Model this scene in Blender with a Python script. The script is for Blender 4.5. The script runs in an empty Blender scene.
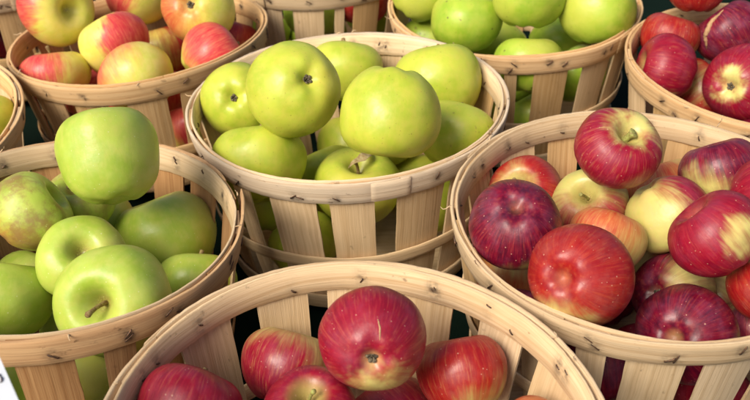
import bpy, bmesh, math, random
from mathutils import Vector, Matrix, noise as mnoise
R_ = math.radians
S = bpy.context.scene
C = S.collection
ZS = 0.502                     # lifts the measured coordinates so the table top is near z = 0

# ---------------------------------------------------------------- camera, sky, sun, exposure
FOC, PITCH, ROLL = (1.15771, 0.60058, -0.01241)
cd = bpy.data.cameras.new('camera'); cam = bpy.data.objects.new('camera', cd); C.objects.link(cam)
fwd = Vector((0, math.cos(PITCH), -math.sin(PITCH)))
up0 = Vector((0, math.sin(PITCH), math.cos(PITCH))); rt0 = Vector((1, 0, 0))
rt = rt0*math.cos(ROLL) + up0*math.sin(ROLL); up = up0*math.cos(ROLL) - rt0*math.sin(ROLL)
cam.matrix_world = Matrix(((rt.x, up.x, -fwd.x, 0), (rt.y, up.y, -fwd.y, 0), (rt.z, up.z, -fwd.z, ZS), (0, 0, 0, 1)))
cd.sensor_width = 36; cd.lens = 36*FOC; cd.clip_start = .01; cd.clip_end = 200
cd.dof.use_dof = True; cd.dof.focus_distance = .58; cd.dof.aperture_fstop = 14
S.camera = cam
CAM = Vector((0, 0, ZS))
FP = FOC*750

SUN_AZ, SUN_EL = R_(-138), R_(43)          # azimuth from +Y, clockwise
w = bpy.data.worlds.new('World'); S.world = w; w.use_nodes = True
nt = w.node_tree; sky = nt.nodes.new('ShaderNodeTexSky'); sky.sky_type = 'NISHITA'; sky.sun_disc = False
sky.sun_elevation = SUN_EL; sky.sun_rotation = SUN_AZ % (2*math.pi); sky.air_density = 1.0; sky.dust_density = 4.0; sky.ozone_density = .6
bg = nt.nodes['Background']; nt.links.new(sky.outputs[0], bg.inputs[0]); bg.inputs[1].default_value = .06
sd = bpy.data.lights.new('sun', 'SUN'); sd.energy = 2.2; sd.angle = R_(30); sd.color = (1, .93, .80)
sun = bpy.data.objects.new('sun', sd); C.objects.link(sun)
sdir = Vector((math.sin(SUN_AZ)*math.cos(SUN_EL), math.cos(SUN_AZ)*math.cos(SUN_EL), math.sin(SUN_EL)))
sun.rotation_euler = sdir.to_track_quat('Z', 'Y').to_euler()
S.view_settings.view_transform = 'Standard'; S.view_settings.look = 'None'; S.view_settings.gamma = 1
S.view_settings.exposure = .98

# ---------------------------------------------------------------- helpers
def link(name, me, parent=None, mat=None):
    o = bpy.data.objects.new(name, me); C.objects.link(o)
    if mat: me.materials.append(mat)
    if parent: o.parent = parent
    return o
def tag(o, label=None, cat=None, group=None, kind=None):
    if label: o['label'] = label
    if cat: o['category'] = cat
    if group: o['group'] = group
    if kind: o['kind'] = kind
    return o
def mesh(name, v, f, smooth=True, uv=None):
    me = bpy.data.meshes.new(name); me.from_pydata(v, [], f); me.update()
    if smooth: me.polygons.foreach_set('use_smooth', [True]*len(f))
    if uv:
        l = me.uv_layers.new(name='uv')
        for lp in me.loops: l.data[lp.index].uv = uv[lp.vertex_index]
    return me
def tube(name, pts, rad, n=8, cap=True):
    v, f = [], []
    pts = [Vector(p) for p in pts]
    for i, p in enumerate(pts):
        d = (pts[min(i+1, len(pts)-1)] - pts[max(i-1, 0)]).normalized()
        a = d.orthogonal().normalized(); b = d.cross(a)
        r = rad[i] if isinstance(rad, (list, tuple)) else rad
        for k in range(n):
            t = 2*math.pi*k/n; v.append(p + a*math.cos(t)*r + b*math.sin(t)*r)
    for i in range(len(pts)-1):
        for k in range(n):
            f.append((i*n+k, i*n+(k+1) % n, (i+1)*n+(k+1) % n, (i+1)*n+k))
    if cap: f.append(tuple(range(n))[::-1]); f.append(tuple(range((len(pts)-1)*n, len(pts)*n)))
    return mesh(name, v, f)
def ray(px, py): return fwd + rt*((px-375)/FP) + up*((200-py)/FP)
def proj(p):
    q = p - CAM; d = q.dot(fwd); return 375+FP*q.dot(rt)/d, 200-FP*q.dot(up)/d, d

# ---------------------------------------------------------------- material tools
class NT:
    def __init__(s, name):
        s.m = bpy.data.materials.new(name); s.m.use_nodes = True; s.t = s.m.node_tree; s.b = s.t.nodes['Principled BSDF']
    def n(s, typ, **kw):
        o = s.t.nodes.new(typ)
        for k, v in kw.items(): setattr(o, k, v)
        return o
    def put(s, sock, v):
        if hasattr(v, 'is_output') or isinstance(v, bpy.types.NodeSocket): s.t.links.new(v, sock)
        elif isinstance(v, (tuple, list)) and len(v) == 3 and sock.type == 'RGBA': sock.default_value = (*v, 1)
        else: sock.default_value = v
    def math(s, op, a, b=None, c=None, clamp=False):
        o = s.n('ShaderNodeMath', operation=op, use_clamp=clamp)
        s.put(o.inputs[0], a)
        if b is not None: s.put(o.inputs[1], b)
        if c is not None: s.put(o.inputs[2], c)
        return o.outputs[0]
    def mix(s, f, a, b, blend='MIX'):
        o = s.n('ShaderNodeMix', data_type='RGBA', blend_type=blend)
        s.put(o.inputs[0], f); s.put(o.inputs[6], a); s.put(o.inputs[7], b); return o.outputs[2]
    def noise(s, vec, scale, detail=3, rough=.55, dist=0):
        o = s.n('ShaderNodeTexNoise'); s.put(o.inputs['Vector'], vec)
        o.inputs['Scale'].default_value = scale; o.inputs['Detail'].default_value = detail
        o.inputs['Roughness'].default_value = rough; o.inputs['Distortion'].default_value = dist
        return o.outputs[0]
    def ramp(s, v, lo, hi, a=0., b=1.):
        o = s.n('ShaderNodeMapRange', interpolation_type='SMOOTHSTEP'); s.put(o.inputs[0], v)
        for i, x in enumerate((lo, hi, a, b)): s.put(o.inputs[i+1], x)
        return o.outputs[0]
    def comb(s, x, y, z):
        o = s.n('ShaderNodeCombineXYZ')
        for i, v in enumerate((x, y, z)): s.put(o.inputs[i], v)
        return o.outputs[0]
    def vmul(s, v, k):
        o = s.n('ShaderNodeVectorMath', operation='MULTIPLY'); s.put(o.inputs[0], v); o.inputs[1].default_value = k; return o.outputs[0]
    def vadd(s, v, k):
        o = s.n('ShaderNodeVectorMath', operation='ADD'); s.put(o.inputs[0], v); s.put(o.inputs[1], k); return o.outputs[0]
    def bump(s, h, dist, strength=1., nrm=None):
        o = s.n('ShaderNodeBump'); s.put(o.inputs['Height'], h); o.inputs['Distance'].default_value = dist; o.inputs['Strength'].default_value = strength
        if nrm: s.put(o.inputs['Normal'], nrm)
        return o.outputs[0]

def wood(name, pale, dark, stain=.5, weather=.3):
    """veneer with grain along UV u (metres)"""
    T = NT(name)
    uv = T.n('ShaderNodeUVMap', uv_map='uv').outputs[0]
    oi = T.n('ShaderNodeObjectInfo').outputs['Random']
    off = T.comb(T.math('MULTIPLY', oi, 37.), T.math('MULTIPLY', oi, 91.), oi)
    u = T.vadd(uv, off)
    warp = T.noise(T.vmul(u, (14, 40, 1)), 1, 2)
    g1 = T.noise(T.vadd(T.vmul(u, (7, 420, 1)), T.comb(0., T.math('MULTIPLY', warp, 2.5), 0.)), 1, 4, .6)
    g2 = T.noise(T.vmul(u, (22, 1500, 1)), 1, 2, .6)
    g3 = T.noise(T.vmul(u, (18, 60, 1)), 1, 3, .6)
    col = T.mix(T.ramp(g1, .36, .78), pale, dark)
    col = T.mix(T.math('MULTIPLY', T.ramp(g2, .45, .75), .2), col, tuple(x*.62 for x in dark))
    rr = T.math('MULTIPLY_ADD', oi, .9, -.2)
    col = T.mix(T.math('MULTIPLY', T.math('MULTIPLY', T.ramp(g3, .45, .8), 1.), .3+weather*.3), col, tuple((.78*x for x in dark)))
    # board to board tone
    hsv = T.n('ShaderNodeHueSaturation'); T.put(hsv.inputs['Color'], col)
    T.put(hsv.inputs['Value'], T.math('MULTIPLY_ADD', oi, .30, .84)); T.put(hsv.inputs['Saturation'], T.math('MULTIPLY_ADD', T.noise(off, 3), .4, .85))
    col = hsv.outputs[0]
    # blotchy brown specks and knots
    sp = T.noise(T.vmul(u, (90, 150, 1)), 1, 4, .65)
    col = T.mix(T.math('MULTIPLY', T.ramp(sp, .63, .74), .8*stain), col, (.10, .05, .022))
    vo = T.n('ShaderNodeTexVoronoi', feature='F1'); T.put(vo.inputs['Vector'], T.vmul(u, (16, 36, 1))); vo.inputs['Scale'].default_value = 1.
    kn = T.math('MULTIPLY', T.ramp(vo.outputs['Distance'], .05, .17, 1, 0), T.math('GREATER_THAN', T.n('ShaderNodeSeparateColor').outputs[0] if False else vo.outputs['Color'], .72))
    col = T.mix(T.math('MULTIPLY', kn, .6*stain), col, (.16, .075, .03))
    at = T.n('ShaderNodeAttribute', attribute_name='stain')
    st = T.math('MULTIPLY', at.outputs['Fac'], T.ramp(T.noise(T.vmul(u, (160, 260, 1)), 1, 3), .3, .62), clamp=True)
    col = T.mix(st, col, (.035, .022, .018))
    T.put(T.b.inputs['Base Color'], col)
    T.b.inputs['Roughness'].default_value = .68
    T.b.inputs['Specular IOR Level'].default_value = .3
    h = T.math('ADD', T.math('MULTIPLY', g1, .6), T.math('MULTIPLY', g2, .5))
    T.put(T.b.inputs['Normal'], T.bump(h, .0006, .7))
    return T.m

WOOD = {
 'white': wood('bleached_veneer', (.80, .65, .48), (.62, .46, .31), .7),
 'brown': wood('brown_veneer', (.62, .39, .20), (.42, .22, .10), .9),
 'pale':  wood('pale_veneer', (.78, .59, .38), (.58, .39, .22), .7),
 'warm':  wood('warm_veneer', (.74, .50, .27), (.54, .31, .14), .6),
 'orange': wood('amber_veneer', (.55, .34, .17), (.34, .17, .07), .8),
 'slat':  wood('slat_veneer', (.74, .55, .34), (.56, .38, .21), .5),
 'rust': wood('rusty_brown_veneer', (.40, .23, .11), (.25, .12, .05), .6),
 'slatdark': wood('aged_slat_veneer', (.62, .42, .22), (.45, .27, .12), .5),
}
def simple(name, col, rough=.5, metal=0., nscale=None, col2=None):
    T = NT(name); T.b.inputs['Roughness'].default_value = rough; T.b.inputs['Metallic'].default_value = metal
    if nscale:
        tc = T.n('ShaderNodeTexCoord').outputs['Object']
        T.put(T.b.inputs['Base Color'], T.mix(T.ramp(T.noise(tc, nscale, 4), .35, .65), col, col2))
    else: T.put(T.b.inputs['Base Color'], col)
    return T.m
M_STAPLE = simple('rusty_staple_wire', (.07, .055, .05), .5, .7, 900, (.16, .08, .04))
M_STEM = simple('apple_stem_bark', (.17, .095, .035), .8, 0, 600, (.30, .22, .08))
M_STEMG = simple('green_stem_bark', (.34, .36, .09), .65, 0, 500, (.22, .17, .05))
M_CALYX = simple('dried_sepal', (.055, .04, .028), .95, 0, 900, (.19, .15, .09))
M_LEAF = simple('dry_leaf_scrap', (.30, .20, .08), .85, 0, 400, (.42, .34, .16))
M_CARD = simple('white_card', (.78, .80, .84), .6, 0, 60, (.74, .76, .80))
M_INK = simple('grey_brown_ink', (.12, .09, .10), .7)

# ---------------------------------------------------------------- apples: skin
PAL = {  # ground colour a/b, blush a/b, speck colour
 'gold':  dict(g=((.50, .55, .055), (.37, .45, .03)), warm=(.62, .50, .09), speck=(.22, .16, .035), speckamt=.75, bloom=0.02),
 'green': dict(g=((.43, .53, .075), (.31, .43, .04)), warm=(.55, .50, .12), speck=(.62, .66, .34), speckamt=.7, bloom=0.05),
 'lime':  dict(g=((.37, .50, .045), (.26, .40, .022)), warm=(.52, .50, .08), speck=(.12, .07, .02), speckamt=.5, bloom=0.02),
 'bicol': dict(g=((.74, .62, .12), (.60, .60, .09)), warm=(.82, .66, .24), speck=(.75, .60, .25), speckamt=.25, bloom=0.02),
 'mac':   dict(g=((.62, .55, .17), (.50, .45, .12)), warm=(.66, .42, .16), speck=(.70, .42, .28), speckamt=.55, bloom=0.045),
}
REDS = {
 'rose':    ((.52, .022, .035), (.66, .12, .08)),
 'scarlet': ((.25, .004, .009), (.36, .018, .012)),
 'crimson': ((.20, .002, .016), (.31, .006, .024)),
 'purple':  ((.065, .001, .014), (.21, .003, .022)),
 'orange':  ((.50, .06, .025), (.56, .20, .06)),
}
def apple_mat(name, pal, red=None, bdir=(0, 0, 1), thr=2., soft=.25, seed=0., streak=.5, russet=0., scars=0., hollow=.6):
    P = PAL[pal]; T = NT(name)
    tc = T.n('ShaderNodeTexCoord').outputs['Object']
    p = T.vmul(tc, (1/.035,)*3)
    ps = T.vadd(p, (seed*7.3, seed*3.1, seed*5.7))
    sep = T.n('ShaderNodeSeparateXYZ'); T.put(sep.inputs[0], p); x, y, z = sep.outputs
    nrm = T.n('ShaderNodeVectorMath', operation='NORMALIZE'); T.put(nrm.inputs[0], p); nd = nrm.outputs[0]
    ang = T.n('ShaderNodeVectorMath', operation='NORMALIZE'); T.put(ang.inputs[0], T.comb(x, y, 0.))
    # streaks run pole to pole: noise on (direction around the axis, squeezed height)
    sv = T.vadd(T.vmul(ang.outputs[0], (1, 1, 0)), T.comb(seed*2.1, seed, T.math('MULTIPLY', z, .16)))
    rad = T.math('SQRT', T.math('ADD', T.math('MULTIPLY', x, x), T.math('MULTIPLY', y, y)))
    calm = T.ramp(rad, .25, .75)      # streaks fade into fine mottling where they would pinch at the poles
    def mixv(f, a, b):
        return T.math('ADD', T.math('MULTIPLY', a, f), T.math('MULTIPLY', b, T.math('SUBTRACT', 1., f)))
    st = mixv(calm, T.noise(sv, 7, 4, .62), T.noise(ps, 3.5, 3, .55)); st2 = mixv(calm, T.noise(sv, 22, 3, .6), T.noise(ps, 9, 3, .55))
    big = T.noise(ps, 1.3, 3, .5); mid = T.noise(ps, 4.5, 3, .55); fine = T.noise(ps, 40, 2)
    col = T.mix(T.ramp(big, .35, .65), P['g'][0], P['g'][1])
    col = T.mix(T.math('MULTIPLY', T.ramp(T.math('ADD', mid, T.math('MULTIPLY', st2, .4)), .55, .95), .35), col, P['warm'])
    wd = Vector((math.sin(seed*9.), math.cos(seed*4.), math.sin(seed*3.)*.5)).normalized()
    wdot = T.n('ShaderNodeVectorMath', operation='DOT_PRODUCT'); T.put(wdot.inputs[0], nd); wdot.inputs[1].default_value = wd
    if not red: col = T.mix(T.math('MULTIPLY', T.ramp(wdot.outputs['Value'], .35, 1.), .6), col, P['warm'])
    rad = T.math('SQRT', T.math('ADD', T.math('MULTIPLY', x, x), T.math('MULTIPLY', y, y)))
    redmask = None
    if red:
        ra, rb = REDS[red]
        dt = T.n('ShaderNodeVectorMath', operation='DOT_PRODUCT'); T.put(dt.inputs[0], nd); dt.inputs[1].default_value = Vector(bdir).normalized()
        v = T.math('ADD', dt.outputs['Value'], T.math('MULTIPLY', T.math('SUBTRACT', st, .5), 1.5*streak))
        v = T.math('ADD', v, T.math('MULTIPLY', T.math('SUBTRACT', big, .5), .8))
        mask = T.ramp(v, thr-soft, thr+soft*1.3)
        v2 = T.ramp(T.math('ADD', T.math('MULTIPLY', st2, .55), T.math('MULTIPLY', st, .55)), .38, .72)
        rc = T.mix(v2, ra, rb)
        rc = T.mix(T.math('MULTIPLY', T.ramp(mid, .42, .7), .35), rc, rb)
        mask2 = T.math('MULTIPLY', mask, T.math('SUBTRACT', 1., T.math('MULTIPLY', T.ramp(st2, .5, .72), .16*streak)))
        col = T.mix(mask2, col, rc); redmask = mask
        # paler, greenish stem hollow
        hol = T.math('MULTIPLY', T.ramp(rad, .12, .42, 1, 0), T.math('GREATER_THAN', z, 0.))
        col = T.mix(T.math('MULTIPLY', hol, hollow), col, tuple(c*.85 for c in P['g'][1]))
        hob = T.math('MULTIPLY', T.ramp(rad, .05, .22, 1, 0), T.math('LESS_THAN', z, 0.))
        col = T.mix(T.math('MULTIPLY', hob, hollow), col, P['warm'])
    else:
        hol = T.math('MULTIPLY', T.ramp(rad, .1, .4, 1, 0), T.math('GREATER_THAN', z, 0.))
        col = T.mix(T.math('MULTIPLY', hol, .45), col, (.30, .26, .06))
    # russet at the very bottom of the stem hollow
    ru = T.math('MULTIPLY', T.math('MULTIPLY', T.ramp(rad, .05, .22, 1, 0), T.math('GREATER_THAN', z, 0.)), T.ramp(fine, .3, .6))
    col = T.mix(T.math('MULTIPLY', ru, .7), col, (.20, .11, .035))
    if russet:
        rn = T.ramp(T.math('ADD', T.math('MULTIPLY', big, .6), T.math('MULTIPLY', T.noise(ps, 3.2, 5, .7), .6)), .60-.08*russet, .70)
        col = T.mix(T.math('MULTIPLY', rn, min(.8, .75*russet)), col, (.27, .14, .05))
    if scars:
        sc = T.noise(ps, 6.5, 2, .4)
        col = T.mix(T.math('MULTIPLY', T.ramp(sc, .72, .76), scars), col, (.22, .13, .05))
        v3 = T.n('ShaderNodeTexVoronoi'); T.put(v3.inputs['Vector'], ps); v3.inputs['Scale'].default_value = 2.3
        col = T.mix(T.math('MULTIPLY', T.ramp(v3.outputs['Distance'], .05, .10, 1, 0), scars), col, (.10, .055, .03))
    # lenticels
    vo = T.n('ShaderNodeTexVoronoi'); T.put(vo.inputs['Vector'], ps); vo.inputs['Scale'].default_value = 9.; vo.inputs['Randomness'].default_value = 1.
    sz = T.math('MULTIPLY_ADD', vo.outputs['Color'], .12, .025)
    dots = T.ramp(T.math('SUBTRACT', vo.outputs['Distance'], sz), -.02, .02, 1, 0)
    col = T.mix(T.math('MULTIPLY', dots, P['speckamt']*.8), col, P['speck'])
    # waxy bloom on dark skins
    if P['bloom']:
        bl = T.ramp(T.noise(ps, 2.2, 5, .65), .42, .72)
        bl = T.math('MULTIPLY', bl, P['bloom']*(1.6 if red == 'purple' else 1))
        col = T.mix(bl, col, (.60, .36, .60) if red in ('purple', 'crimson') else (.7, .75, .6))
    T.put(T.b.inputs['Base Color'], col)
    ro = T.ramp(T.noise(ps, 3.1, 5, .65), .3, .7, .31, .50)
    T.put(T.b.inputs['Roughness'], ro)
    T.b.inputs['Specular IOR Level'].default_value = .42
    T.b.inputs['Subsurface Weight'].default_value = .10 if not red else .04
    T.b.inputs['Subsurface Scale'].default_value = .004
    T.b.inputs['Subsurface Radius'].default_value = (1, .8, .25)
    h = T.math('ADD', T.math('MULTIPLY', T.noise(ps, 7, 3), .5), T.math('MULTIPLY', T.noise(ps, 60, 2), .03))
    T.put(T.b.inputs['Normal'], T.bump(h, .0012, .35))
    return T.m

# ---------------------------------------------------------------- apples: geometry
def apple_mesh(name, r, rng, h=.90, boxy=1.0, taper=.10, lobes=.012, lump=.035, rows=40, cols=56):
    s0 = rng.random()*50; v, f = [], []; ph = rng.random()*6.28; dz = .34+rng.random()*.08; lean = rng.uniform(-.06, .06)
    def point(th, a):
        st, ct = math.sin(th), math.cos(th)
        rho = (abs(st)**(.92/boxy)) * (1 + taper*ct - .05*ct*ct)
        zz = h*math.copysign(abs(ct)**(.95/boxy), ct)
        rho *= 1 + lobes*math.cos(5*a+ph)*(.4 - .9*ct)*st
        q = rho
        zz -= dz*math.exp(-(q/.27)**2)*max(0, ct) + .13*max(0, ct)*math.exp(-(q/.6)**2)
        zz += .20*math.exp(-(q/.22)**2)*max(0, -ct) + .08*max(0, -ct)*math.exp(-(q/.5)**2)
        if ct < 0: zz += .022*math.cos(5*a+ph)*math.exp(-((q-.42)/.2)**2)
        p = Vector((rho*math.cos(a), rho*math.sin(a), zz))
        p.x += lean*zz
        n = mnoise.noise(p*.9 + Vector((s0, 0, s0)))*lump*1.6 + mnoise.noise(p*2.1 + Vector((0, s0, 0)))*lump*.5
        return p*(1+n*min(1, st*2.5))*r
    v.append(point(1e-4, 0))
    for i in range(1, rows):
        t = i/rows; th = math.pi*(t - .055*math.sin(4*math.pi*t)*.6)
        for k in range(cols): v.append(point(th, 2*math.pi*k/cols))
    v.append(point(math.pi-1e-4, 0))
    for k in range(cols): f.append((0, 1+k, 1+(k+1) % cols))
    for i in range(rows-2):
        for k in range(cols):
            a = 1+i*cols+k; b = 1+i*cols+(k+1) % cols; f.append((a, a+cols, b+cols, b))
    L = len(v)-1
    for k in range(cols): f.append((L, L-cols+(k+1) % cols, L-cols+k))
    return mesh(name, v, f), v[0], v[-1]
def stem_obj(parent, top, r, rng, long=1., mat=None, thick=1.):
    a = rng.random()*6.28; L = r*.52*long; bend = .28*L
    pts = [top+Vector((math.cos(a)*bend*t*t, math.sin(a)*bend*t*t, L*t-.03*r)) for t in (0, .2, .4, .6, .8, .95, 1)]
    k = r*thick
    return link('stem', tube('stem', pts, [.055*k, .042*k, .036*k, .036*k, .042*k, .06*k, .045*k]), parent, mat or M_STEM)
def calyx_obj(parent, bot, r, rng):
    v, f = [], []
    for s in range(5):
        a = 2*math.pi*s/5+rng.uniform(-.2, .2); ln = r*rng.uniform(.09, .15); cu = rng.uniform(.3, 1.1)
        ca, sa = math.cos(a), math.sin(a); b0 = len(v)
        for j in range(5):
            t = j/4; rr = r*.02+ln*t*(1-.35*t*cu); zz = -(.05*r*math.sin(t*2.2)*(1+cu)) - .004*r; wd = r*.05*(1-t**1.5)+r*.004
            for q, s2 in ((-1, 0), (1, 0)):
                v.append(bot+Vector((ca*rr-sa*wd*q, sa*rr+ca*wd*q, zz)))
        for j in range(4): f.append((b0+2*j, b0+2*j+1, b0+2*j+3, b0+2*j+2))
    b0 = len(v)
    for j in range(4):          # withered tuft in the middle
        a = j*1.7; d = Vector((math.cos(a)*.04*r, math.sin(a)*.04*r, -.09*r)); n = Vector((-math.sin(a), math.cos(a), 0))*r*.02
        k = len(v); v += [bot-n+Vector((0,0,.02*r)), bot+n+Vector((0,0,.02*r)), bot+d+n*.3, bot+d-n*.3]; f.append((k, k+1, k+2, k+3))
    o = link('calyx', mesh('calyx', v, f), parent, M_CALYX)
    md = o.modifiers.new('t', 'SOLIDIFY'); md.thickness = .012*r
    return o
def dir_at(c, r, px, py, away=False):
    """unit world direction from an apple centre to the spot of its skin seen at (px, py)"""
    u, v, d = proj(c); rp = FP*r/d
    a, b = (px-u)/rp, (v-py)/rp; q = a*a+b*b
    view = (c-CAM).normalized(); x = rt; y = x.cross(view)*-1
    y = (view.cross(x))*-1 if (view.cross(x)).dot(up) < 0 else view.cross(x)
    if q > .98 or away:
        m = (1. if away else .98); s = math.sqrt(m/max(q, 1e-6)); a *= s; b *= s; q = m
    n = x*a + y*b - view*math.sqrt(max(0, 1-q))
    return n.normalized()
AN = [0]
def add_apple(c, r, rng, label, group, pal, pole=None, red=None, blush=None, thr=.0, stem=True, calyx=True, patch=None, extra=None, h=.90, boxy=1., mat=None,
              lowres=False, soft=.25, streak=.5, russet=0., scars=0., long=1., lobes=.012, sthick=1., smat=None, hollow=.6, lump=.035, cat='apple', taper=.1):
    AN[0] += 1
    # pole: (px, py, 's'|'c'[, 'away'])
    if pole:
        ax = dir_at(c, r, pole[0], pole[1], len(pole) > 3)
        if pole[2] == 'c': ax = -ax
        if len(pole) > 3 and 'stem' not in label: stem = False
    else:
        vw = (c-CAM).normalized(); ax = Vector((rng.uniform(-.7, .7), rng.uniform(-.3, .8), rng.uniform(.4, 1.)))
        ax = (ax - vw*ax.dot(vw)).normalized(); stem = False
    me, top, bot = apple_mesh('apple', r*1.015, rng, h=h, boxy=boxy, rows=24 if lowres else 44, cols=32 if lowres else 60, lobes=lobes, lump=lump, taper=taper)
    q = ax.to_track_quat('Z', 'X')
    if not mat:
        bd = (0, 0, 1); th = thr
        if patch:      # everything red but a patch at this pixel
            bw = -dir_at(c, r, patch[0], patch[1]); th = -math.cos(R_(patch[2]))
            bd = q.inverted() @ bw
        elif blush:
            bd = q.inverted() @ dir_at(c, r, blush[0], blush[1])
        mat = apple_mat('apple_skin', pal, red, bd, th, soft, AN[0]*1.37 % 11, streak, russet, scars, hollow)
    o = link('apple', me, None, mat)
    o.location = c; o.rotation_mode = 'QUATERNION'; o.rotation_quaternion = q
    tag(o, label, cat, group)
    if stem: stem_obj(o, top, r, rng, long, smat, sthick)
    if calyx: calyx_obj(o, bot, r, rng)
    return o

# ---------------------------------------------------------------- baskets
TAPER = .16
BASK = {
    'A': [-0.0228, 0.6686, -0.3505, 0.0336, 0.0124, 0.1365, 0.002, 0.0006],
    'B': [0.1873, 0.4939, -0.3472, 0.0133, 0.0214, 0.1352, 0.0, 0.0005],
    'C': [-0.0121, 0.2965, -0.3473, -0.0134, 0.0424, 0.1353, -0.0013, -0.0005],
    'D': [-0.2176, 0.4906, -0.3483, 0.0024, -0.1228, 0.1331, -0.0068, -0.0083],
    'E': [-0.2426, 0.8452, -0.3633, 0.0572, -0.035, 0.1341, -0.0006, 0.0005],
    'F': [0.1507, 0.8889, -0.3522, 0.0312, 0.027, 0.1351, -0.0002, 0.0005],
    'G': [0.3693, 0.7262, -0.3479, 0.0, 0.0157, 0.1351, -0.0001, 0.0001],
    'I': [-0.442, 0.653, -0.3597, -0.0346, 0.0647, 0.135, -0.0006, -0.0007],
}
SLATS = {
    'A': [(0.975, 36.6), (1.284, 32.0), (1.551, 22.5), (1.813, 30.6), (2.142, 43.3), (2.557, 35.0), (2.941, 35.0), (3.325, 35.0), (3.709, 35.0), (4.026, 17.5), (4.383, 40.8), (4.747, 36.4), (5.184, 43.8), (5.565, 44.5), (5.931, 35.0), (6.261, 35.0), (6.591, 35.0), (6.922, 35.0)],
    'B': [(0.671, 36.2), (1.035, 31.3), (1.254, 18.2), (1.481, 28.8), (1.82, 28.8), (2.177, 39.9), (2.576, 35.0), (2.957, 35.0), (3.337, 35.0), (3.66, 19.8), (3.981, 32.3), (4.244, 19.1), (4.536, 35.9), (4.884, 35.0), (5.228, 35.0), (5.573, 35.0), (5.917, 35.0), (6.261, 35.0), (6.606, 35.0)],
    'C': [(0.42, 40.8), (0.805, 34.1), (1.206, 33.6), (1.612, 28.3), (1.944, 34.6), (2.361, 38.2), (2.733, 35.0), (3.092, 35.0), (3.451, 35.0), (3.809, 35.0), (4.168, 35.0), (4.527, 35.0), (4.886, 35.0), (5.245, 35.0), (5.604, 35.0), (5.963, 35.0), (6.322, 35.0)],
    'D': [(0.789, 43.3), (1.172, 35.2), (1.652, 30.2), (1.967, 27.6), (2.284, 27.9), (2.6, 35.0), (2.942, 35.0), (3.285, 35.0), (3.628, 35.0), (3.971, 35.0), (4.314, 35.0), (4.637, 29.9), (4.924, 32.5), (5.234, 18.0), (5.5, 22.1), (5.848, 35.0), (6.246, 35.0), (6.643, 35.0)],
    'E': [(4.16, 40.3), (4.54, 34.6), (4.953, 38.7), (5.295, 26.3), (5.649, 26.0), (5.958, 35.0), (6.302, 35.0), (6.645, 35.0), (6.989, 35.0), (7.332, 35.0), (7.675, 35.0), (8.019, 35.0), (8.362, 35.0), (8.706, 35.0), (9.049, 35.0), (9.393, 35.0), (9.736, 35.0), (10.08, 35.0)],
    'F': [(3.528, 42.2), (3.957, 36.9), (4.314, 30.9), (4.568, 12.4), (4.876, 35.9), (5.286, 37.6), (5.641, 35.0), (5.986, 35.0), (6.331, 35.0), (6.677, 35.0), (7.022, 35.0), (7.367, 35.0), (7.712, 35.0), (8.058, 35.0), (8.403, 35.0), (8.748, 35.0), (9.094, 35.0), (9.439, 35.0)],
    'G': [(3.137, 61.5), (3.634, 35.9), (3.95, 27.2), (4.224, 25.3), (4.554, 35.0), (4.92, 35.0), (5.287, 35.0), (5.654, 35.0), (6.02, 35.0), (6.387, 35.0), (6.754, 35.0), (7.12, 35.0), (7.487, 35.0), (7.853, 35.0), (8.22, 35.0), (8.587, 35.0), (8.953, 35.0)],
}
BASK['H'] = [-.075, 1.062, -.358, .0, .0, .135, .001, .001]
BASK['J'] = [-.462, 1.050, -.352, .0, .02, .135, .001, -.001]
BASK['I'][6:] = [0, 0]
def reg(n, ph): return [(ph+2*math.pi*i/n, 35.) for i in range(n)]
SLATS['H'] = [(R_(a), wd) for a, wd in ((229, 30), (250, 34), (271, 37), (287, 12), (302.5, 36), (326, 35))] + [(R_(a), 35) for a in range(348, 570, 20)]
SLATS['I'] = reg(18, .1); SLATS['J'] = reg(18, .25)
def frame(k):
    b = BASK[k]; c = Vector((b[0], b[1], b[2]+ZS)); n = Vector((-b[3], -b[4], 1)).normalized()
    H = (b[2]+ZS - .10*math.hypot(b[3], b[4]) - .003)/n.z
    return b, c, n, H
def bp(k, t, h, off=0.):
    b, c, n, H = frame(k)
    r = b[5] + b[6]*math.cos(2*t) + b[7]*math.sin(2*t) - TAPER*h + off
    x, y = r*math.cos(t), r*math.sin(t)
    return Vector((c.x+x, c.y+y, c.z+b[3]*x+b[4]*y)) - n*h
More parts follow.
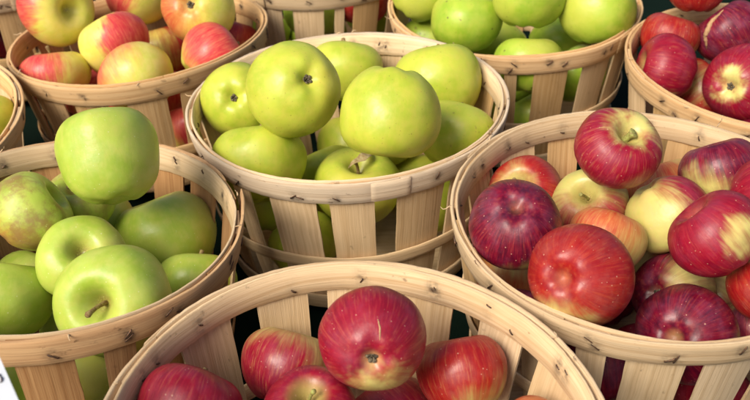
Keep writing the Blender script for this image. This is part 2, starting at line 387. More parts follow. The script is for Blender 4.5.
def hoop(name, k, root, h0, h1, o_in, o_out, t0, t1, mat, rng, stains=(), wob=.0009, flare=None, seg=420):
    """a bent strip: outer face at o_out, inner at o_in, from depth h0 to h1; the ends lap by a splice"""
    v, f, uv, sv = [], [], [], []; s = rng.random()*40
    n = max(8, int(seg*(t1-t0)/(2*math.pi))); R = BASK[k][5]
    bev = min(.0005, (o_out-o_in)*.3)
    def row(t, j):
        wv = mnoise.noise(Vector((math.cos(t)*1.6, math.sin(t)*1.6, s)))*wob*2 + mnoise.noise(Vector((math.cos(t)*6, math.sin(t)*6, s)))*wob*.5
        hz = mnoise.noise(Vector((math.cos(t)*1.3, math.sin(t)*1.3, s+9)))*wob*2
        he = mnoise.noise(Vector((math.cos(t)*22, math.sin(t)*22, s+3)))*wob*.35
        fl = flare(t) if flare else 0.
        return wv+fl, hz, he
    for i in range(n+1):
        t = t0+(t1-t0)*i/n; wv, hz, he = row(t, i)
        spl = min(1, (i)/max(1, n*.03), (n-i)/max(1, n*.03)); th = o_out-o_in
        oo = o_in + th*(.45+.55*spl)
        a, b = h0+hz+he, h1+hz-he
        prof = [(a+bev, oo), (a+(b-a)*.25, oo), (a+(b-a)*.5, oo+.0003), (a+(b-a)*.75, oo), (b-bev, oo), (b, oo-bev), (b, o_in+bev), (b-bev, o_in), ((a+b)/2, o_in-.0002), (a+bev, o_in), (a, o_in+bev), (a, oo-bev)]
        for q, (hh, off) in enumerate(prof):
            p = bp(k, t, hh, off+wv); v.append(p)
            uv.append((t*R, hh + (0 if q < 5 else .1 if q < 10 else .05)))
            d = 0.
            for (ts, hs) in stains:
                dd = math.hypot((t-ts)*R*.8, hh-hs)
                d = max(d, math.exp(-(dd/.0034)**2))
            sv.append(d)
    m = 12
    for i in range(n):
        for q in range(m): f.append((i*m+q, (i+1)*m+q, (i+1)*m+(q+1) % m, i*m+(q+1) % m))
    f.append(tuple(range(m))); f.append(tuple(range(n*m, (n+1)*m))[::-1])
    me = mesh(name, v, f, False, uv)
    at = me.attributes.new('stain', 'FLOAT', 'POINT'); at.data.foreach_set('value', sv)
    me.polygons.foreach_set('use_smooth', [True]*len(f)); me.set_sharp_from_angle(angle=R_(50))
    return link(name, me, root, mat)
def slat(k, root, t, wmm, mat, rng, H, top=.0005):
    R = BASK[k][5]; v, f, uv = [], [], []; nx, ny = 6, 14
    w = wmm*.001; tw = rng.uniform(-.0006, .0006); lean = rng.uniform(-.02, .02); top += rng.uniform(0, .0015); bow = rng.uniform(0, .0018)
    th = .0016
    for side in (0, 1):
        for j in range(ny+1):
            h = top+(H-top)*j/ny; ww = w*(1-.16*j/ny); rr = R-TAPER*h
            for i in range(nx+1):
                s = i/nx-.5
                e = mnoise.noise(Vector((h*60, t*9, (0 if i < 3 else 5))))*.0006 if i in (0, nx) else 0
                tt = t + lean*(j/ny)*.5 + (s*ww + e)/rr
                off = -.0026 - side*th + tw*s*2*min(1, h/.03) + bow*math.sin(math.pi*min(1, h/H))
                # flat cut strip: chord rather than arc
                off -= (rr*(1-math.cos((s*ww)/rr)))*.6*min(1, h/.04)
                v.append(bp(k, tt, h, off)); uv.append((h, s*ww + (.2 if side else 0)))
    N = (nx+1)*(ny+1)
    def q(s, j, i): return s*N+j*(nx+1)+i
    for j in range(ny):
        for i in range(nx):
            f.append((q(0, j, i), q(0, j+1, i), q(0, j+1, i+1), q(0, j, i+1)))
            f.append((q(1, j, i), q(1, j, i+1), q(1, j+1, i+1), q(1, j+1, i)))
        f.append((q(0, j, 0), q(1, j, 0), q(1, j+1, 0), q(0, j+1, 0)))
        f.append((q(0, j, nx), q(0, j+1, nx), q(1, j+1, nx), q(1, j, nx)))
    for i in range(nx):
        f.append((q(0, 0, i), q(0, 0, i+1), q(1, 0, i+1), q(1, 0, i)))
        f.append((q(0, ny, i), q(1, ny, i), q(1, ny, i+1), q(0, ny, i+1)))
    me = mesh('slat', v, f, True, uv); me.set_sharp_from_angle(angle=R_(40))
    return link('slat', me, root, mat)
def staple_mesh():
    pts = [(-.0031, -.0006, 0), (-.0031, .0001, 0), (-.0027, .0003, 0), (0, .0004, .0001), (.0027, .0003, 0), (.0031, .0001, 0), (.0031, -.0006, 0)]
    me = tube('staple', pts, .00052, 6); me.materials.append(M_STAPLE); return me
ST = staple_mesh()
def splinter(root, p, d, L, rng):
    p = Vector(p); d = Vector(d).normalized(); e = d.orthogonal()
    pts = [p + d*L*t + e*L*.25*math.sin(t*2.2)*rng.uniform(.7, 1.3) for t in (0, .25, .5, .75, 1)]
    me = tube('splinter', pts, [.0006, .0005, .0004, .0003, .0001], 5)
    l = me.uv_layers.new(name='uv')
    return link('splinter', me, root, WOOD['pale'])
def basket(k, label, rim, slatmat, lower=.078, gap=None, flare=None, seed=1, lap=None):
    rng = random.Random(seed)
    b, c, n, H = frame(k)
    root = bpy.data.objects.new('apple_basket', None); C.objects.link(root); root.empty_display_size = .03
    base = c - n*H; root.location = base
    tag(root, label, 'basket', 'slatted wooden baskets set out together')
    bpy.context.view_layer.update()
    inv = Matrix.Translation(-base)
    kids = []
    sl = SLATS[k]
    for i, (t, wd) in enumerate(sl):
        mt = WOOD[slatmat] if rng.random() < .75 else WOOD['slatdark' if slatmat == 'slat' else 'slat']
        kids.append(slat(k, root, t, wd, mt, rng, H-.004))
    stp = []
    for (t, wd) in sl:
        for q in range(rng.choice((1, 2))):
            stp.append((t + rng.uniform(-.35, .35)*wd*.001/.135, rng.uniform(.005, .0145), rng.uniform(.2, 1.25)*rng.choice((1, 1, -1))))
    h1 = .0195
    a0 = (rng.uniform(0, 6.28) if lap is None else lap) if gap is None else gap[0]
    a1 = a0 + 2*math.pi + .16 if gap is None else gap[1]
    norm = lambda t: [(t+2*math.pi*m) for m in (-1, 0, 1, 2)]
    st_pts = [(tt, h) for (t, h, _) in stp for tt in norm(t)]
    oh = hoop('outer_hoop', k, root, 0, h1, -.0025, 0, a0, a1 if gap else a0+2*math.pi-.004, WOOD[rim], rng, st_pts, flare=flare)
    if not gap:     # the lap where the strip's end runs over its start
        lp = hoop('hoop_lap', k, root, .0004, h1-.0006, .0002, .0016, a0-.17, a0+.06, WOOD[rim], rng, (), wob=.0004)
        kids.append(lp)
    b0 = rng.uniform(0, 6.28)
    ih = hoop('inner_hoop', k, root, -.0006, h1-.001, -.0064, -.0044, b0, b0+2*math.pi-.004, WOOD[{'white': 'pale', 'pale': 'pale', 'warm': 'warm', 'brown': 'slat'}[rim]], rng, st_pts)
    kids += [oh, ih]
    if lower:
        a = rng.uniform(0, 6)
        kids.append(hoop('lower_hoop', k, root, lower, lower+.013, -.0012+.0008, .0014, a, a+2*math.pi-.004, WOOD[slatmat], rng, (), wob=.0009, seg=200))
    kids.append(hoop('foot_hoop', k, root, H-.020, H-.004, -.0004, .0016, 1, 1+2*math.pi-.004, WOOD[slatmat], rng, (), wob=.0004, seg=160))
    # base board
    v = [bp(k, 2*math.pi*i/64, H-.010, -.006) for i in range(64)] + [bp(k, 2*math.pi*i/64, H-.006, -.006) for i in range(64)]
    f = [tuple(range(64)), tuple(range(64, 128))[::-1]] + [(i, 64+i, 64+(i+1) % 64, (i+1) % 64) for i in range(64)]
    kids.append(link('base_board', mesh('base_board', v, f, False, [(p.x, p.y) for p in v]), root, WOOD[slatmat]))
    for o in kids:
        o.data.transform(inv)
    for (t, h, an) in stp:
        if flare and abs(flare(t)) > .0004: continue
        for inner in (0, 1):
            off = .0002 if not inner else -.0067
            p = bp(k, t, h, off) - base
            out = (bp(k, t, h, .01) - bp(k, t, h, 0)).normalized(); dn = (bp(k, t, h+.01) - bp(k, t, h)).normalized(); tg = dn.cross(out)
            if inner: out = -out
            X = (tg*math.cos(an) + dn*math.sin(an)).normalized(); X = (X - out*X.dot(out)).normalized(); Z = X.cross(out)
            o = bpy.data.objects.new('staple', ST); C.objects.link(o); o.parent = ih if inner else oh
            sc = .55 if inner else 1.
            o.matrix_local = Matrix(((X.x*sc, out.x, Z.x, p.x), (X.y*sc, out.y, Z.y, p.y), (X.z*sc, out.z, Z.z, p.z), (0, 0, 0, 1)))
    for _ in range(5):
        t = rng.uniform(0, 6.28); p = bp(k, t, 0, -.001) - base
        splinter(oh, p, Vector((rng.uniform(-1, 1), rng.uniform(-1, 1), rng.uniform(.0, .8))), rng.uniform(.004, .010), rng)
    return root, oh, ih

# the surface the baskets stand on
T = NT('dark_green_cloth'); tc = T.n('ShaderNodeTexCoord').outputs['Object']
T.put(T.b.inputs['Base Color'], T.mix(T.noise(tc, 14, 4), (.0015, .006, .004), (.004, .013, .008))); T.b.inputs['Roughness'].default_value = .95; T.b.inputs['Specular IOR Level'].default_value = .08
T.put(T.b.inputs['Normal'], T.bump(T.noise(T.vmul(tc, (1, 1, 1)), 700, 2), .0005, .5))
gv, gf = [], []
NX, NY = 90, 110
for j in range(NY+1):
    for i in range(NX+1):
        x = -1.6+3.2*i/NX; y = -.3+3.6*j/NY
        gv.append((x, y, -.004+.003*mnoise.noise(Vector((x*6, y*4, 0)))))
for j in range(NY):
    for i in range(NX): a = j*(NX+1)+i; gf.append((a, a+1, a+NX+2, a+NX+1))
tag(link('table_surface', mesh('table_surface', gv, gf), None, T.m), kind='structure')

def flareD(t):                # the broken strip springs away from its basket towards its loose end
    q = max(0., min(1., (t-(6.62-.55))/.55)); return .0065*q*q
BI = {}
BI['A'] = basket('A', 'pale slatted basket of yellow-green apples in the middle, white-looking rim', 'white', 'slat', seed=3, lap=5.03)
BI['B'] = basket('B', 'pale slatted basket heaped with dark red apples at the right', 'pale', 'slat', seed=5)
BI['C'] = basket('C', 'slatted basket with few red apples at the bottom, its inner slats showing', 'pale', 'slat', seed=8, lap=2.6)
BI['D'] = basket('D', 'tilted brown basket of big green apples at the left, rim squeezed out of round', 'brown', 'rust', seed=11, gap=(.50, 6.62), flare=flareD)
BI['E'] = basket('E', 'slatted basket of yellow and pink blushed apples behind the left green ones', 'warm', 'slatdark', seed=13)
BI['F'] = basket('F', 'slatted basket of scarred green apples behind the middle basket', 'warm', 'slat', seed=17)
BI['G'] = basket('G', 'slatted basket of dark red apples in the upper right corner', 'warm', 'slat', seed=19)
BI['H'] = basket('H', 'hindmost basket at the top middle, a red apple showing between its slats', 'pale', 'slat', seed=23)
BI['I'] = basket('I', 'basket cut by the left edge with a yellow apple inside', 'warm', 'slat', seed=29)
BI['J'] = basket('J', 'basket in the top left corner showing a strip of rim and shaded slats', 'pale', 'slatdark', seed=31)

# ---------------------------------------------------------------- the apples one can see, at measured places
POS = {
    'A': [[-0.0636, 0.6308, -0.3214, 0.038], [-0.1204, 0.6871, -0.3612, 0.0327], [-0.0974, 0.6214, -0.3884, 0.0386], [-0.0274, 0.7631, -0.3712, 0.0357], [0.013, 0.5817, -0.3185, 0.038], [0.0587, 0.7123, -0.3616, 0.0394], [0.0705, 0.6441, -0.3758, 0.0335], [-0.0154, 0.6249, -0.4152, 0.0367], [-0.0452, 0.6829, -0.4447, 0.0371], [-0.0192, 0.7501, -0.4501, 0.0373], [0.0482, 0.6957, -0.4606, 0.0372]],
    'B': [[0.1715, 0.5253, -0.3194, 0.0299], [0.0926, 0.4661, -0.3398, 0.0307], [0.162, 0.534, -0.3739, 0.0279], [0.1187, 0.5653, -0.381, 0.028], [0.1692, 0.5833, -0.4052, 0.0328], [0.1603, 0.4817, -0.3662, 0.0266], [0.1251, 0.4151, -0.3432, 0.032], [0.2091, 0.5066, -0.3618, 0.03], [0.2563, 0.54, -0.3485, 0.0285], [0.2129, 0.4342, -0.3271, 0.0279], [0.2683, 0.4882, -0.3361, 0.0277], [0.2096, 0.469, -0.4048, 0.029], [0.1988, 0.413, -0.391, 0.0315], [0.2564, 0.4873, -0.4277, 0.028], [0.253, 0.4253, -0.3607, 0.0269], [0.2598, 0.4349, -0.4129, 0.0284], [0.2136, 0.5726, -0.4619, 0.0335], [0.1104, 0.5251, -0.4355, 0.0348], [0.2333, 0.5734, -0.3933, 0.0339], [0.2621, 0.5423, -0.439, 0.0303], [0.0917, 0.5169, -0.3699, 0.0304]],
    'C': [[-0.1053, 0.3328, -0.3687, 0.0289], [-0.0562, 0.3848, -0.3879, 0.0283], [-0.0026, 0.3516, -0.3352, 0.0293], [-0.0382, 0.3363, -0.3771, 0.0263], [0.0512, 0.3731, -0.383, 0.0275], [0.0064, 0.3797, -0.4392, 0.0355], [0.0873, 0.3231, -0.3848, 0.0231]],
    'D': [[-0.1822, 0.5102, -0.3101, 0.0333], [-0.1639, 0.5479, -0.4081, 0.0382], [-0.241, 0.4981, -0.3481, 0.0291], [-0.1993, 0.4644, -0.365, 0.0293], [-0.1625, 0.4148, -0.3576, 0.035], [-0.2506, 0.4471, -0.3832, 0.0311], [-0.1321, 0.491, -0.411, 0.0292], [-0.226, 0.5725, -0.4162, 0.0312], [-0.2224, 0.5427, -0.37, 0.026]],
    'E': [[-0.3332, 0.8679, -0.3453, 0.0392], [-0.324, 0.8029, -0.3925, 0.0346], [-0.2672, 0.8352, -0.3722, 0.036], [-0.233, 0.7744, -0.3836, 0.0369], [-0.2673, 0.9379, -0.36, 0.0355], [-0.1813, 0.857, -0.3423, 0.037], [-0.1605, 0.7978, -0.3721, 0.0347], [-0.2428, 0.9272, -0.4255, 0.0375], [-0.1596, 0.8899, -0.3968, 0.0323], [-0.3145, 0.8689, -0.4495, 0.0371]],
    'F': [[0.0972, 0.8547, -0.3616, 0.0368], [0.1578, 0.839, -0.3289, 0.0362], [0.2285, 0.8377, -0.3447, 0.0388], [0.1553, 0.7956, -0.3824, 0.034], [0.0497, 0.8984, -0.3478, 0.0314], [0.0646, 0.9096, -0.4082, 0.0339], [0.0973, 0.967, -0.3499, 0.0376], [0.2551, 0.8964, -0.3429, 0.0281]],
    'G': [[0.2916, 0.7928, -0.3546, 0.0285], [0.273, 0.7381, -0.3611, 0.0315], [0.3482, 0.7884, -0.3481, 0.0319], [0.3369, 0.7107, -0.3636, 0.0349], [0.3022, 0.7753, -0.2957, 0.0359], [0.3455, 0.8058, -0.4474, 0.0346], [0.32, 0.7644, -0.4011, 0.0349], [0.4116, 0.7932, -0.4607, 0.0362]],
    'I': [[-0.36, 0.707, -0.3914, 0.0288]],
}
GA, GB, GC, GD = 'green apples heaped in the middle basket', 'red apples heaped in the right basket', 'red apples in the bottom basket', 'green apples in the left basket'
GE, GF, GG = 'yellow and pink apples in the upper left basket', 'green apples in the upper middle basket', 'red apples in the upper right basket'
SPEC = {
'A': (GA, 'gold', [
 dict(label='big yellow-green apple at the left of the heap, dark calyx facing right', pole=(312, 77, 'c'), h=.92),
 dict(label='green apple against the left wall of the middle basket, its calyx showing', pole=(232, 98, 'c')),
 dict(label='smooth green apple lying on the front left rim of the middle basket', pole=(262, 230, 'c'), taper=.14),
 dict(label='green apple at the back of the middle basket under the rear rim', pole=(340, 140, 'c')),
 dict(label='largest round yellow-green apple on top of the middle basket, speckled plain side', pole=(385, 160, 's', 1), boxy=1.08, h=.97, stem=False),
 dict(label='green apple behind the large speckled one, at the back right of the middle basket', pole=(450, 180, 'c'), h=.98),
 dict(label='yellowish brown-specked apple against the right wall of the middle basket', pole=(440, 190, 'c'), warm=1, scars=.35),
 dict(label='green apple at the front of the middle basket with a short stem and leaf scrap', pole=(360, 155, 's'), leaf=1),
 dict(label='shaded green apple low between the two front apples of the middle basket'),
 dict(label='green apple wedged in the gap between the two biggest apples of the middle basket'),
 dict(label='deep shaded green apple at the front right inside the middle basket'),
 ]),
'B': (GB, 'mac', [
 dict(label='topmost dark red apple with yellow-green shoulders, against the back rim', pole=(632, 127, 's'), red='crimson', patch=(638, 121, 30), smat='g', sthick=2.2, long=.7, streak=.8),
 dict(label='large purple-red apple at the left of the right basket, dark pit on top', pole=(517, 201, 'c'), red='purple', patch=(560, 300, 12), hollow=.1, streak=.3, calyx=False),
 dict(label='pink-streaked yellow apple with stem upright in the middle of the right basket', pole=(583, 189, 's'), red='crimson', blush=(598, 236), thr=.12, soft=.6, streak=1., long=1.0, smat='g'),
 dict(label='red-orange apple peeping out behind the large purple-red one', pole=(517, 178, 's'), red='scarlet', patch=(508, 178, 14), hollow=.25, streak=.4),
 dict(label='red apple low at the back, left of the topmost apple', red='crimson', patch=(590, 180, 20)),
 dict(label='orange-striped apple between the big bright red one and the yellow one', red='orange', patch=(640, 262, 48), soft=.5, streak=1., pole=(618, 212, 's', 1)),
 dict(label='big bright red apple with a small round scar, resting on the rim', red='scarlet', patch=(560, 328, 20), pole=(557, 279, 'c'), calyxs=1, calyx=False, hollow=.15, streak=.35, h=.93),
 dict(label='pale yellow apple with a red right side in the right basket', red='crimson', blush=(710, 185), thr=.12, soft=.35, streak=.7, pole=(636, 170, 'c', 1)),
 dict(label='dark red apple with a cream patch at the upper right', red='purple', patch=(700, 192, 20), soft=.2, hollow=.2, streak=.3, pole=(712, 140, 's', 1)),
 dict(label='dark red apple with a yellow streak on its right, above the purple one', red='crimson', patch=(741, 237, 13), soft=.16, streak=.35, hollow=.1, pole=(690, 205, 's', 1)),
 dict(label='red apple cut by the right edge beside the cream-patched one', red='crimson', patch=(745, 240, 10)),
 dict(label='purple apple with an orange-red right half and a small pit', red='purple', patch=(696, 282, 20), soft=.4, streak=.5, hollow=.2, pole=(647, 294, 'c')),
 dict(label='dark purple apple at the front rim, its stem hollow facing the viewer', red='purple', patch=(800, 345, 12), hollow=.35, streak=.3, pole=(669, 340, 'c'), calyx=False),
 dict(label='yellowish apple in shade between the purple ones', red='crimson', blush=(700, 330), thr=.1, soft=.5),
 dict(label='red apple at the right edge of the picture above the rim', red='scarlet', patch=(780, 250, 10)),
 dict(label='dark red apple in the lowest right corner inside the rim', red='purple', patch=(760, 300, 10)),
 dict(label='pinkish apple deep between the striped and pale yellow apples', red='orange', patch=(640, 250, 30)),
 dict(label='dull red apple under the large purple-red one by the left wall', red='orange', patch=(514, 250, 20)),
 dict(label='red-orange apple at the back wall behind the pale yellow one', red='orange', patch=(690, 160, 20)),
 dict(label='red apple deep in shade left of the yellow-streaked one', red='crimson', patch=(700, 230, 10)),
 None,
 ]),
'C': (GC, 'mac', [
 dict(label='dark red apple at the left of the bottom basket, plain side up', red='crimson', patch=(170, 470, 20), pole=(170, 470, 'c')),
 dict(label='yellow and pink striped apple left of the biggest red one', red='crimson', blush=(262, 390), thr=-.15, soft=.6, streak=1.1, pole=(300, 320, 's', 1), stem=False),
 dict(label='biggest red apple of the bottom basket, its calyx facing the viewer, with a thin scratch', red='crimson', patch=(378, 392, 18), pole=(372, 364, 'c'), h=.95, scratch=1),
 dict(label='dark red apple with a pale stem at the bottom of the picture', red='crimson', patch=(290, 480, 14), hollow=.8, pole=(306, 390, 's'), long=1.1, smat='g'),
 dict(label='bright red apple with an orange flank right of the biggest one', red='scarlet', patch=(488, 414, 27), soft=.5, streak=.7, pole=(455, 330, 's', 1), stem=False),
 dict(label='dark red apple cut by the bottom edge under the biggest one', red='crimson', patch=(370, 500, 20)),
 dict(label='tan apple barely rising above the bottom edge at the right', red='orange', blush=(530, 400), thr=-.3),
 ]),
'D': (GD, 'green', [
 dict(label='boxy green apple on top of the left heap, plain side showing', pole=(120, 215, 'c'), boxy=1.32, h=1.0, taper=.06),
 dict(label='green apple with a lipped top by the right wall of the left basket', pole=(146, 186, 's'), boxy=1.0, h=.95, stem=False),
 dict(label='russet-brown streaked green apple by the left edge', russet=1.3, red='orange', blush=(2, 240), thr=.72, soft=.45, pole=(60, 190, 's', 1)),
 dict(label='light green apple with a dark hollow, middle of the left basket', pole=(81, 245, 's'), stem=False, lobes=.05),
 dict(label='big green apple at the front of the left basket, brown stem in a deep hollow', pole=(94, 306, 's'), boxy=1.08, long=1.15, h=.93),
 dict(label='plain green apple at the bottom left edge, behind the rim', pole=(10, 240, 's', 1), boxy=1.1),
 dict(label='yellowish apple at the right front of the left basket against the rim', warm=1, pole=(196, 330, 'c')),
 dict(label='shaded green apple beneath the boxy one'),
 dict(label='small tan apple behind the russet one with a short stem', russet=.6, pole=(70, 182, 's')),
 ]),
'E': (GE, 'bicol', [
 dict(label='yellow apple with a green hollow at the top left of the blushed heap', red='rose', blush=(18, -6), thr=.25, pole=(79, 9, 's'), stem=False),
 dict(label='pink and yellow apple lying at the left rim, a stub of stem on top', red='rose', blush=(28, 66), thr=.12, pole=(51, 38, 's', 1), h=.8, long=1.2, streak=.7, soft=.4),
 dict(label='round cream-yellow apple with a red right side, centre of the blushed heap', red='rose', blush=(142, 34), thr=.42, soft=.14, streak=.45, pole=(100, 15, 's', 1)),
 dict(label='cream-green apple lying against the front rim of the blushed basket', red='rose', blush=(104, 62), thr=.5, soft=.5, pole=(150, 110, 'c')),
 dict(label='yellow apple with a red left edge at the top of the picture', red='rose', blush=(108, -8), thr=.35),
 dict(label='orange-yellow apple with its calyx up, at the right of the blushed heap', red='orange', blush=(166, 10), thr=.35, soft=.5, pole=(188, 5, 'c')),
 dict(label='red-topped apple lying by the right rim of the blushed basket', red='rose', blush=(222, 38), thr=.10, soft=.35, streak=.6, pole=(185, 75, 'c')),
 dict(label='orange-red apple in shade behind the cream ones', red='scarlet', patch=(150, 50, 25), soft=.4),
 dict(label='red apple wedged at the right end of the blushed basket', red='scarlet', patch=(230, 60, 20)),
 dict(label='reddish apple barely showing at the front rim between two paler ones', red='rose', patch=(92, 120, 20)),
 ]),
'F': (GF, 'lime', [
 dict(label='scarred green apple at the left front of the upper middle basket', scars=.8, pole=(470, -20, 's', 1)),
 dict(label='green apple at the top middle with a brownish bruise', scars=.5, pole=(530, -40, 's', 1), boxy=1.1),
 dict(label='large smooth green apple at the right of the upper middle basket', pole=(600, -40, 's', 1)),
 dict(label='spotted green apple half sunk behind the front rim', scars=.8, pole=(530, 20, 's', 1)),
 dict(label='green apple at the top left end of the upper middle basket', scars=.5),
 dict(label='small yellow-green apple low by the left rim', scars=.6),
 dict(label='green apple at the back, mostly above the picture'),
 dict(label='green apple in the right end of the upper middle basket'),
 ]),
'G': (GG, 'mac', [
 dict(label='orange-red apple at the back left of the upper right basket', red='scarlet', patch=(694, 62, 18), soft=.3, streak=.7),
 dict(label='dark crimson apple lying by the left rim of the upper right basket', red='crimson', patch=(660, 130, 15), pole=(630, 60, 's', 1)),
 dict(label='dark red apple with a tan split scar down its left side', red='purple', patch=(760, 60, 14), scar=1),
 dict(label='red apple with a pale calyx facing the viewer by the right rim', red='crimson', patch=(722, 88, 13), soft=.14, hollow=.8, pole=(723, 87, 'c')),
 dict(label='red apple cut by the top edge of the picture', red='scarlet', patch=(700, -40, 15)),
 dict(label='dark shaded apple low behind the front rim of the upper right basket', red='purple', patch=(700, 150, 10)),
 dict(label='orange-red apple in the gap beneath the split one', red='scarlet', patch=(700, 80, 12)),
 dict(label='red apple at the right edge low by the rim', red='crimson', patch=(760, 170, 10)),
 ]),
'I': ('apples in the baskets at the left edge', 'gold', [dict(label='yellow apple inside the basket cut by the left edge', warm=1)]),
}
q_ = ray(697, -12)*.84; POS['G'][4] = [q_.x, q_.y, q_.z, .0275]      # leans at the back of its basket
placed = {}
for k, (grp, pal, lst) in SPEC.items():
    placed[k] = []
    for i, sp in enumerate(lst):
        if sp is None: continue
        x, y, z, r = POS[k][i]; c = Vector((x, y, z+ZS)); rng = random.Random(hash(k+'x') % 1 + i*7 + ord(k)*101)
        sp = dict(sp); placed[k].append((c, r))
        leaf = sp.pop('leaf', 0); sp.pop('warm', 0); scar = sp.pop('scar', 0); scratch = sp.pop('scratch', 0); cs = sp.pop('calyxs', 0)
        if sp.get('smat') == 'g': sp['smat'] = M_STEMG
        o = add_apple(c, r, rng, sp.pop('label'), grp, pal, **sp)
        if leaf:
            v, f = [], []
            for j in range(9):
                t = j/8; wd = .0042*math.sin(math.pi*min(1, t*.9+.1))+.0003
                for s in (-1, 0, 1): v.append((-.016+.030*t, s*wd+.004*math.sin(t*4), .0335*.88+.004*math.sin(t*3.1)+.0016*abs(s)+.001*math.sin(t*17)))
            for j in range(8):
                for s in (0, 1): a = j*3+s; f.append((a, a+1, a+4, a+3))
            lo = link('leaf', mesh('leaf', v, f), o, M_LEAF); lo.rotation_euler = (0, 0, 1.9)
            md = lo.modifiers.new('t', 'SOLIDIFY'); md.thickness = .0004
        if scar or scratch:
            # a healed split: a raised corky seam laid on the skin
            pts = []
            ends = ((722, 8), (708, 20), (702, 36), (705, 52)) if scar else ((377, 317), (380, 328), (380, 341))
            bvh = None
            import mathutils
            dg = [vv.co.copy() for vv in o.data.vertices]
            q = o.rotation_quaternion
            tree = mathutils.kdtree.KDTree(len(dg))
            for n_, vv in enumerate(dg): tree.insert(vv, n_)
            tree.balance()
            N = 22
            for a in range(N+1):
                tt = a/N*(len(ends)-1); e = min(int(tt), len(ends)-2); fr = tt-e
                px = ends[e][0]*(1-fr)+ends[e+1][0]*fr; py = ends[e][1]*(1-fr)+ends[e+1][1]*fr
                d = q.inverted() @ dir_at(c, r*1.02, px, py)
                co, idx, _ = tree.find(d*r); rr = sum(x[0].length for x in tree.find_n(d*r, 4))/4
                pts.append(d*(rr-(.0006 if scar else .0002)))
            wd = [(.0022 if scar else .00045)*(.35+math.sin(math.pi*a/N))*(.92+.1*math.sin(a*2.3)) for a in range(N+1)]
            link('scar', tube('scar', pts, wd, 8), o, simple('healed_skin', (.34, .19, .09), .8, 0, 300, (.46, .28, .14)))

# ---------------------------------------------------------------- apples buried deeper, seen between the slats
FILLMAT = {
 'gold': [apple_mat('apple_skin', 'gold', seed=s, scars=.2) for s in (1.1, 2.3)],
 'green': [apple_mat('apple_skin', 'green', seed=s) for s in (3.1, 4.3)],
 'lime': [apple_mat('apple_skin', 'lime', seed=s, scars=.4) for s in (5.1, 6.3)],
 'mac': [apple_mat('apple_skin', 'mac', 'crimson', (0, .3, 1), -1.4, seed=7.1, streak=.3), apple_mat('apple_skin', 'mac', 'purple', (1, .3, 0), -1.6, seed=8.2, streak=.3)],
 'bicol': [apple_mat('apple_skin', 'bicol', 'rose', (1, .3, .3), .2, seed=9.1), apple_mat('apple_skin', 'bicol', 'scarlet', (-1, .3, 0), -.1, seed=2.2)],
}
FILL = {
 'A': ('gold', .036, -.055, 'green apple buried in the middle basket, glimpsed through its slat gaps'),
 'B': ('mac', .029, -.075, 'red apple buried in the right basket, glimpsed through its slat gaps'),
 'C': ('mac', .029, -.085, 'red apple buried in the bottom basket below the top layer'),
 'D': ('green', .034, -.07, 'green apple buried in the left basket, glimpsed through its slat gaps'),
 'E': ('bicol', .034, -.06, 'blushed apple buried in the upper left basket, glimpsed through its slat gaps'),
 'F': ('lime', .035, -.04, 'green apple buried in the upper middle basket, glimpsed through its slat gaps'),
 'G': ('mac', .031, -.06, 'red apple buried in the upper right basket, glimpsed through its slat gaps'),
 'H': ('lime', .036, -.03, 'green apple inside the hindmost basket, glimpsed through its slat gaps'),
 'I': ('gold', .034, -.04, 'yellow apple under the one inside the basket cut by the left edge'),
 'J': ('mac', .034, -.03, 'red apple inside the top left corner basket, glimpsed through its slat gaps'),
}
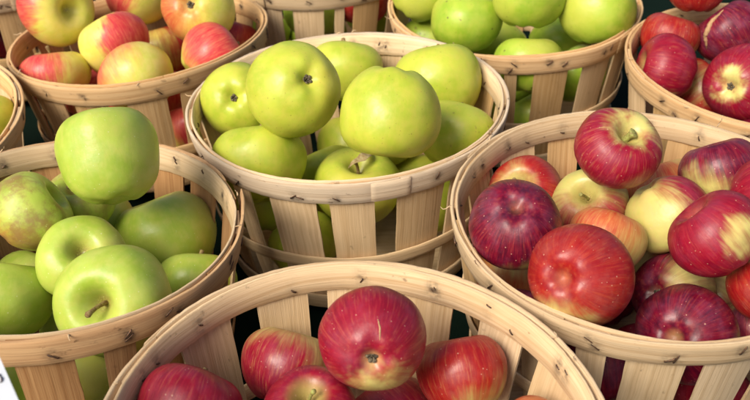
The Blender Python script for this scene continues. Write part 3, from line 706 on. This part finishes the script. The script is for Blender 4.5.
for k, (pal, r0, ztop, label) in FILL.items():
    rng = random.Random(ord(k)*13); b, ce, n, H = frame(k)
    got = placed.setdefault(k, []); cnt = 0
    base = list(got)
    for tries in range(7000):
        r = r0*rng.uniform(.92, 1.06)*(1 if tries < 3500 else .84); z = rng.uniform(-(H-.008-r), ztop)
        lim = b[5]-.008+TAPER*z-r
        if lim < 0: continue
        rad = lim*(1-rng.random()**2*.9) if rng.random() < .75 else lim*rng.random()
        a = rng.uniform(0, 6.2832)
        x, y = rad*math.cos(a), rad*math.sin(a)
        c = Vector((ce.x+x, ce.y+y, ce.z+b[3]*x+b[4]*y)) + n*z
        if any((c-p).length < (r+q)*.965 for p, q in got): continue
        if k in 'ABCDEFG' and z > ztop-.0 : continue
        got.append((c, r)); cnt += 1
        add_apple(c, r, rng, label, 'apples buried deep in the baskets', pal, stem=False, calyx=False, mat=rng.choice(FILLMAT[pal]), lowres=True, lump=.02)
        if cnt > 30: break
# the red apple that shows between the slats of the hindmost basket
p = bp('H', R_(314), .035, -.040)
add_apple(p, .034, random.Random(5), 'bright red apple pressed against the slats of the hindmost basket', None, 'mac', red='scarlet', patch=(367, -60, 10), stem=False, calyx=False)

# ---------------------------------------------------------------- price card at the lower left
def at(px, py, d): return CAM + ray(px, py)*d
c0, c1 = at(-3, 351, .385), at(22, 408, .352)
side = (c1-c0).normalized(); left = (-rt - side*(-rt).dot(side)).normalized(); nn = left.cross(side).normalized()
if nn.dot(CAM-c0) < 0: nn = -nn
cw, chh, th = .085, (c1-c0).length*1.9, .0006
card = bpy.data.objects.new('price_card', None); C.objects.link(card); card.location = c0 + side*chh
v = [Vector((0, 0, 0))+q for q in (side*0, side*chh, side*chh+left*cw, left*cw)]
v = v + [x-nn*th for x in v]
off = c0-card.location
f = [(0, 1, 2, 3), (7, 6, 5, 4), (0, 4, 5, 1), (1, 5, 6, 2), (2, 6, 7, 3), (3, 7, 4, 0)]
link('card', mesh('card', [x+off for x in v], f, False), card, M_CARD)
def oncard(px, py):
    d = ray(px, py); t = (c0-CAM).dot(nn)/d.dot(nn); return CAM+d*t+nn*.0002 - card.location
pts = [oncard(*q) for q in ((-6, 375.5), (-3, 374.6), (0, 375.6), (1.6, 378), (2.1, 380.5), (1.4, 382.5), (-.4, 383))]
link('lettering', tube('lettering', pts, [.0003, .00045, .0005, .0005, .0005, .0004, .0003], 6), card, M_INK)
tag(card, 'white price card with a dark pen mark, cut off at the lower left corner', 'sign')

S.render.engine = 'CYCLES'
